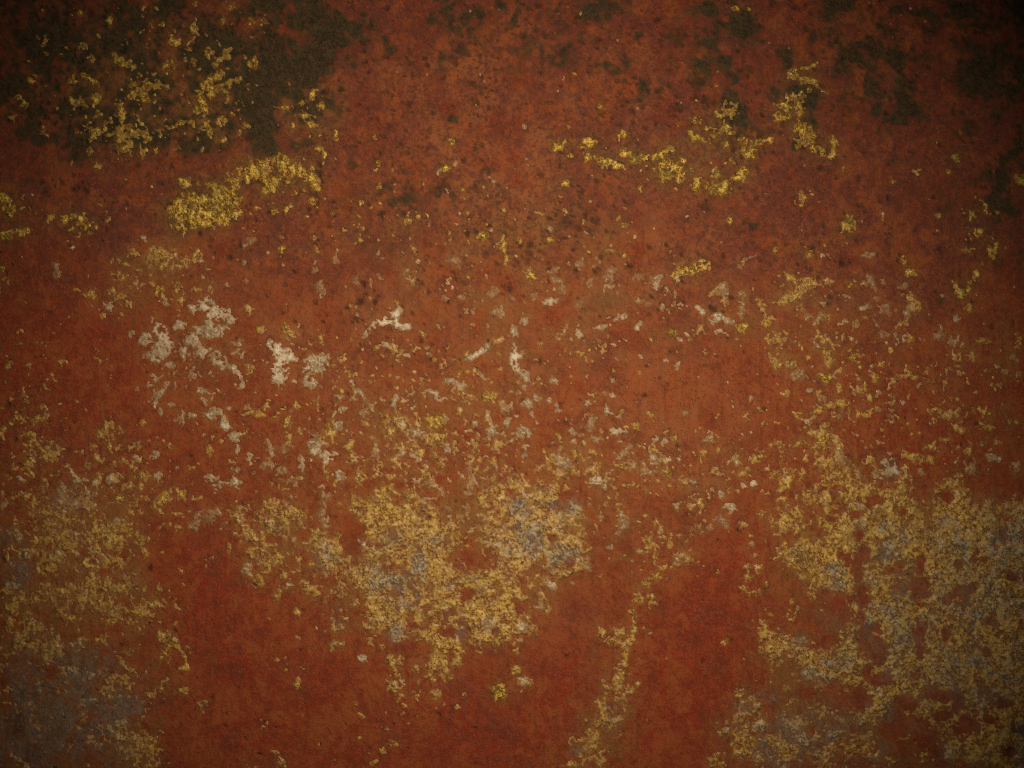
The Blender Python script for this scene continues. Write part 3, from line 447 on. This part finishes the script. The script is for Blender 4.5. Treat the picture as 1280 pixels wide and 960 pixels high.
def crust_material():
    m, nt, b = nodes_of('flaking_crust', .75); g = G(nt)
    f1, f2, f3, f4 = g.noise(5, 6, .75), g.noise(11, 5, .75), g.noise(26, 4, .65), g.noise(2.6, 3, .7)
    gt = g.math('ADD', g.math('MULTIPLY', g.attr('grit'), .62), g.math('MULTIPLY', g.step(g.noise(1.8, 2, .6), .28, .72), .38))
    # each layer with its own grain
    och = g.mix(g.step(f1, .36, .60), (.330, .155, .022), (.540, .300, .040))
    och = g.mix(g.math('MULTIPLY', g.step(f2, .48, .62), .75), och, (.46, .262, .052))
    och = g.mix(g.math('MULTIPLY', g.step(f3, .48, .62), .60), och, (.37, .205, .080))
    och = g.mix(g.math('MULTIPLY', g.step(g.noise(9, 5, .75), .50, .58), .80), och, (.30, .115, .024))
    och = g.mix(g.math('MULTIPLY', g.step(g.noise(14, 5, .75), .53, .62), .85), och, (.23, .070, .020))
    och = g.mix(g.math('MULTIPLY', g.step(gt, .54, .80), .80), och, (.64, .375, .074))
    och = g.mix(g.math('MULTIPLY', g.step(gt, .46, .22), .88), och, (.150, .048, .012))
    och = g.mix(g.math('MULTIPLY', g.attr('wash'), g.math('MULTIPLY', g.step(g.noise(30, 5, .7), .40, .58), .52)), och, g.mix(gt, (.120, .056, .014), (.36, .205, .062)))
    yel = g.mix(g.step(f1, .38, .58), (.25, .120, .014), (.57, .32, .034))
    yel = g.mix(g.math('MULTIPLY', g.step(gt, .52, .78), .85), yel, (.84, .54, .075))
    yel = g.mix(g.math('MULTIPLY', g.step(gt, .50, .24), .9), yel, (.120, .062, .010))
    yel = g.mix(g.math('MULTIPLY', g.step(g.noise(8, 4, .75), .54, .62), .6), yel, (.17, .085, .012))
    yel = g.mix(g.math('MULTIPLY', g.step(g.noise(34, 3, .6), .46, .62), .55), yel, g.mix(gt, (.10, .055, .010), (.36, .22, .035)))
    pal = g.mix(g.step(f2, .40, .60), (.28, .165, .080), (.43, .305, .165))
    pal = g.mix(g.math('MULTIPLY', g.step(f1, .52, .66), .75), pal, (.62, .46, .27))
    pal = g.mix(g.math('MULTIPLY', g.step(g.noise(8, 4, .7), .54, .66), .6), pal, (.50, .29, .09))
    pal = g.mix(g.math('MULTIPLY', g.step(g.noise(7, 5, .75), .55, .66), .7), pal, (.30, .115, .055))
    pal = g.mix(g.math('MULTIPLY', g.attr('edge'), .5), pal, g.mix(f3, (.62, .44, .20), (.56, .36, .18)))
    pal = g.mix(g.math('MULTIPLY', g.attr('bright'), g.step(gt, .02, .55)), pal, (.78, .60, .38))
    gry = g.mix(g.step(f2, .36, .64), (.23, .105, .043), (.34, .200, .095))
    gry = g.mix(g.math('MULTIPLY', g.step(gt, .54, .80), .65), gry, (.45, .35, .21))
    gry = g.mix(g.math('MULTIPLY', g.step(gt, .44, .24), .65), gry, (.20, .095, .045))
    pal = g.mix(g.math('MULTIPLY', g.step(gt, .56, .80), .75), pal, (.66, .51, .31))
    pal = g.mix(g.math('MULTIPLY', g.step(gt, .42, .22), .65), pal, (.27, .16, .075))
    blu = g.mix(g.step(gt, .28, .74), (.130, .092, .055), (.340, .268, .178))
    c = g.mix(g.attr('yellow'), och, yel)
    c = g.mix(g.attr('pale'), c, pal)
    c = g.mix(g.attr('grey'), c, gry)
    tm = g.math('MULTIPLY', g.attr('metal'), g.step(g.noise(7, 4, .75), .36, .58))
    c = g.mix(tm, c, blu)
    gr = g.math('MULTIPLY', g.attr('dark'), g.step(f2, .3, .7))
    c = g.mix(g.math('MULTIPLY', gr, .6), c, (.06, .045, .014))
    # thin rim where the primer shows through
    c = g.mix(g.math('MULTIPLY', g.attr('rim'), g.step(g.noise(4, 3, .7), .26, .58)), c, (.27, .085, .025))
    nt.links.new(c, b.inputs['Base Color'])
    b.inputs['Specular IOR Level'].default_value = .3
    nt.links.new(g.step(gt, 1.25, -.1), b.inputs['Roughness'])
    g.bump(f1, .0006, .6, b)
    return m
M_PRIMER, M_CRUST = primer_material(), crust_material()

# ------------------------------------------------------------------ mesh builders
def make_mesh(name, co, quads, mat, attrs):
    me = bpy.data.meshes.new(name)
    me.vertices.add(len(co)); me.vertices.foreach_set('co', np.ascontiguousarray(co, np.float32).ravel())
    n = len(quads)
    me.loops.add(4*n); me.loops.foreach_set('vertex_index', np.ascontiguousarray(quads, np.int32).ravel())
    me.polygons.add(n); me.polygons.foreach_set('loop_start', np.arange(0, 4*n, 4, dtype=np.int32))
    me.polygons.foreach_set('use_smooth', np.ones(n, bool))
    for k, v in attrs.items():
        a = me.attributes.new(k, 'FLOAT', 'POINT'); a.data.foreach_set('value', np.ascontiguousarray(v, np.float32))
    me.update(calc_edges=True); me.materials.append(mat)
    return me

# the plate: displaced front sheet every second lattice line, flat back, closed edges
sub = (slice(None, None, 2), slice(None, None, 2))
px, py, rl = GX[sub], GY[sub], relief[sub]
h, w = px.shape
ORG = Vector((X(640), 0, 0))
front = np.stack([X(px) - ORG.x, -rl*S, Z(py)], -1).reshape(-1, 3)
back = front.copy(); back[:, 1] = 0.010
idx = np.arange(h*w).reshape(h, w)
qf = np.stack([idx[:-1, :-1], idx[1:, :-1], idx[1:, 1:], idx[:-1, 1:]], -1).reshape(-1, 4)
rim_i = np.concatenate([idx[0, :], idx[1:, -1], idx[-1, -2::-1], idx[-2:0:-1, 0]])
nf = len(front); bk = front[rim_i].copy(); bk[:, 1] = 0.010
bi = nf + np.arange(len(rim_i))
qs = np.stack([rim_i, np.roll(rim_i, -1), np.roll(bi, -1), bi], -1)
co = np.concatenate([front, bk])
def pa(a): return np.concatenate([a[sub].ravel(), a[sub].ravel()[rim_i]])
me = make_mesh('rusted_steel_plate', co, np.concatenate([qf, qs]), M_PRIMER,
               {'dark': pa(dark), 'brown': pa(brown), 'maroon': pa(maroon), 'reds': pa(reds), 'halo': pa(np.clip(halo*1.15, 0, 1)), 'pitted': pa(pitted), 'grit': pa(grit), 'pits': pa(pits), 'hue': pa(hue), 'wash': pa(wash), 'metal': pa(tint), 'olive': pa(haloY), 'upper': pa(np.clip((470 - GY) / 230 + .25*n40, 0, 1))})
plate = bpy.data.objects.new('rusted_steel_plate', me); col.objects.link(plate)
plate['label'] = 'rusted steel plate in worn red primer, blotched with yellow crust, pale chips and black grime'
plate['category'] = 'steel plate'
# back sheet as one face of the same plate
bme = bpy.data.meshes.new('back_face')
x0, x1, z0, z1 = X(PX0), X(gx[-1]), Z(gy[-1]), Z(PY0)
bme.from_pydata([(x0, .010, z0), (x1, .010, z0), (x1, .010, z1), (x0, .010, z1)], [], [(0, 3, 2, 1)])
bme.materials.append(M_PRIMER)
bo = bpy.data.objects.new('back_face', bme); col.objects.link(bo); bo.parent = plate

# ------------------------------------------------------------------ crust patches, one object each
lab = np.zeros(cell.shape, np.int32)
flat = cell.ravel(); lf = lab.ravel(); W = cell.shape[1]
comps = []
for s0 in np.flatnonzero(flat):
    if lf[s0]: continue
    k = len(comps) + 1; lf[s0] = k; st = [int(s0)]; out = []
    while st:
        c0 = st.pop(); out.append(c0)
        for nb in (c0-1, c0+1, c0-W, c0+W):
            if flat[nb] and not lf[nb]: lf[nb] = k; st.append(nb)
    comps.append(np.array(out))
cf = cell
# distance to the rim, in lattice steps, for the rounded edge
full = np.zeros(SH, bool)
full[1:-1, 1:-1] = cf[:-1, :-1] & cf[1:, :-1] & cf[:-1, 1:] & cf[1:, 1:]
full2 = full.copy(); full2[1:-1, 1:-1] &= full[:-2, 1:-1] & full[2:, 1:-1] & full[1:-1, :-2] & full[1:-1, 2:]
full3 = full2.copy(); full3[1:-1, 1:-1] &= full2[:-2, 1:-1] & full2[2:, 1:-1] & full2[1:-1, :-2] & full2[1:-1, 2:]
lift = np.where(full3, 1.0, np.where(full2, .85, np.where(full, .55, 0.0)))
# the plate's own surface between its lattice lines
rp = relief.copy()
rp[1:-1:2, :] = .5*(relief[0:-2:2, :] + relief[2::2, :][:relief[1:-1:2].shape[0]])
rp[:, 1:-1:2] = .5*(rp[:, 0:-2:2] + rp[:, 2::2][:, :rp[:, 1:-1:2].shape[1]])
top = rp + np.where(lift > 0, lift*crust + .12, -.10)
rimv = np.where(full2, 0.0, np.where(full, .35, .7))

thin = np.where(solid > 0, .85*np.exp(-solid/.55), .35)
rimv = np.clip(np.maximum(np.maximum(rimv, thin), .5*wG), 0, .9).astype(np.float32)
def patch_mesh(name, cells):
    r, c = cells // W, cells % W
    V = SH[1]
    q = np.stack([r*V + c, (r+1)*V + c, (r+1)*V + c + 1, r*V + c + 1], -1)
    u, inv = np.unique(q, return_inverse=True)
    ur, uc = u // V, u % V
    co = np.stack([X(GX[ur, uc]), -top[ur, uc]*S, Z(GY[ur, uc])], -1)
    at = {k: a[ur, uc] for k, a in (('yellow', wY/(wY+wO)), ('pale', np.clip(wP*1.25, 0, 1)), ('grey', np.clip(wG*.85, 0, 1)), ('metal', tint), ('grit', grit), ('bright', bright), ('edge', edge), ('wash', wash), ('dark', dark), ('rim', rimv))}
    return make_mesh(name, co, inv.reshape(-1, 4), M_CRUST, at)

def in_view(c):
    r, q = c // W, c % W
    x, y = GX[0, int(q.mean())], GY[int(r.mean()), 0]
    return -20 < x < 1300 and -20 < y < 980
order = sorted([c for c in comps if len(c) >= 42 and in_view(c)], key=lambda c: -len(c))
big, rest_ids = order[:296], set(id(c) for c in order[296:])
big_ids = set(id(c) for c in big)
rest = [c for c in comps if id(c) not in big_ids]
LABELS = [(250, 262, 'dense bright yellow crust in a long slanting patch'), (665, 612, 'round ochre crust with blue grey centre'),
          (520, 650, 'large ochre crust streaked with grey'), (1120, 650, 'broad ochre crust filling the lower right'),
          (486, 402, 'bright white paint chip with three arms'), (347, 448, 'cream star shaped chip'), (1061, 279, 'single bright yellow oval crust'),
          (256, 420, 'large pale grey flake of old paint'), (1112, 580, 'pale blue grey chip'), (345, 650, 'grainy ochre crust with a thin tail')]
KINDS = ('yellow_crust', 'ochre_crust', 'pale_paint_chip', 'grey_paint_chip')
for c in big:
    r, q = c // W, c % W
    k = int(np.argmax([a[r, q].mean() for a in (wY, wO, wP, wG)]))
    o = bpy.data.objects.new(KINDS[k], patch_mesh(KINDS[k], c)); col.objects.link(o); o.parent = plate
    for lx, ly, t in LABELS:
        if lf[int((ly - PY0)/P)*W + int((lx - PX0)/P)] == lf[c[0]]: o['label'] = t
o = bpy.data.objects.new('crust_specks', patch_mesh('crust_specks', np.concatenate(rest))); col.objects.link(o); o.parent = plate  # loose grains, plus the pale dots coloured as glints
o['kind'] = 'stuff'
print('components', len(comps), 'parts', len(big), 'cells', int(cell.sum()))
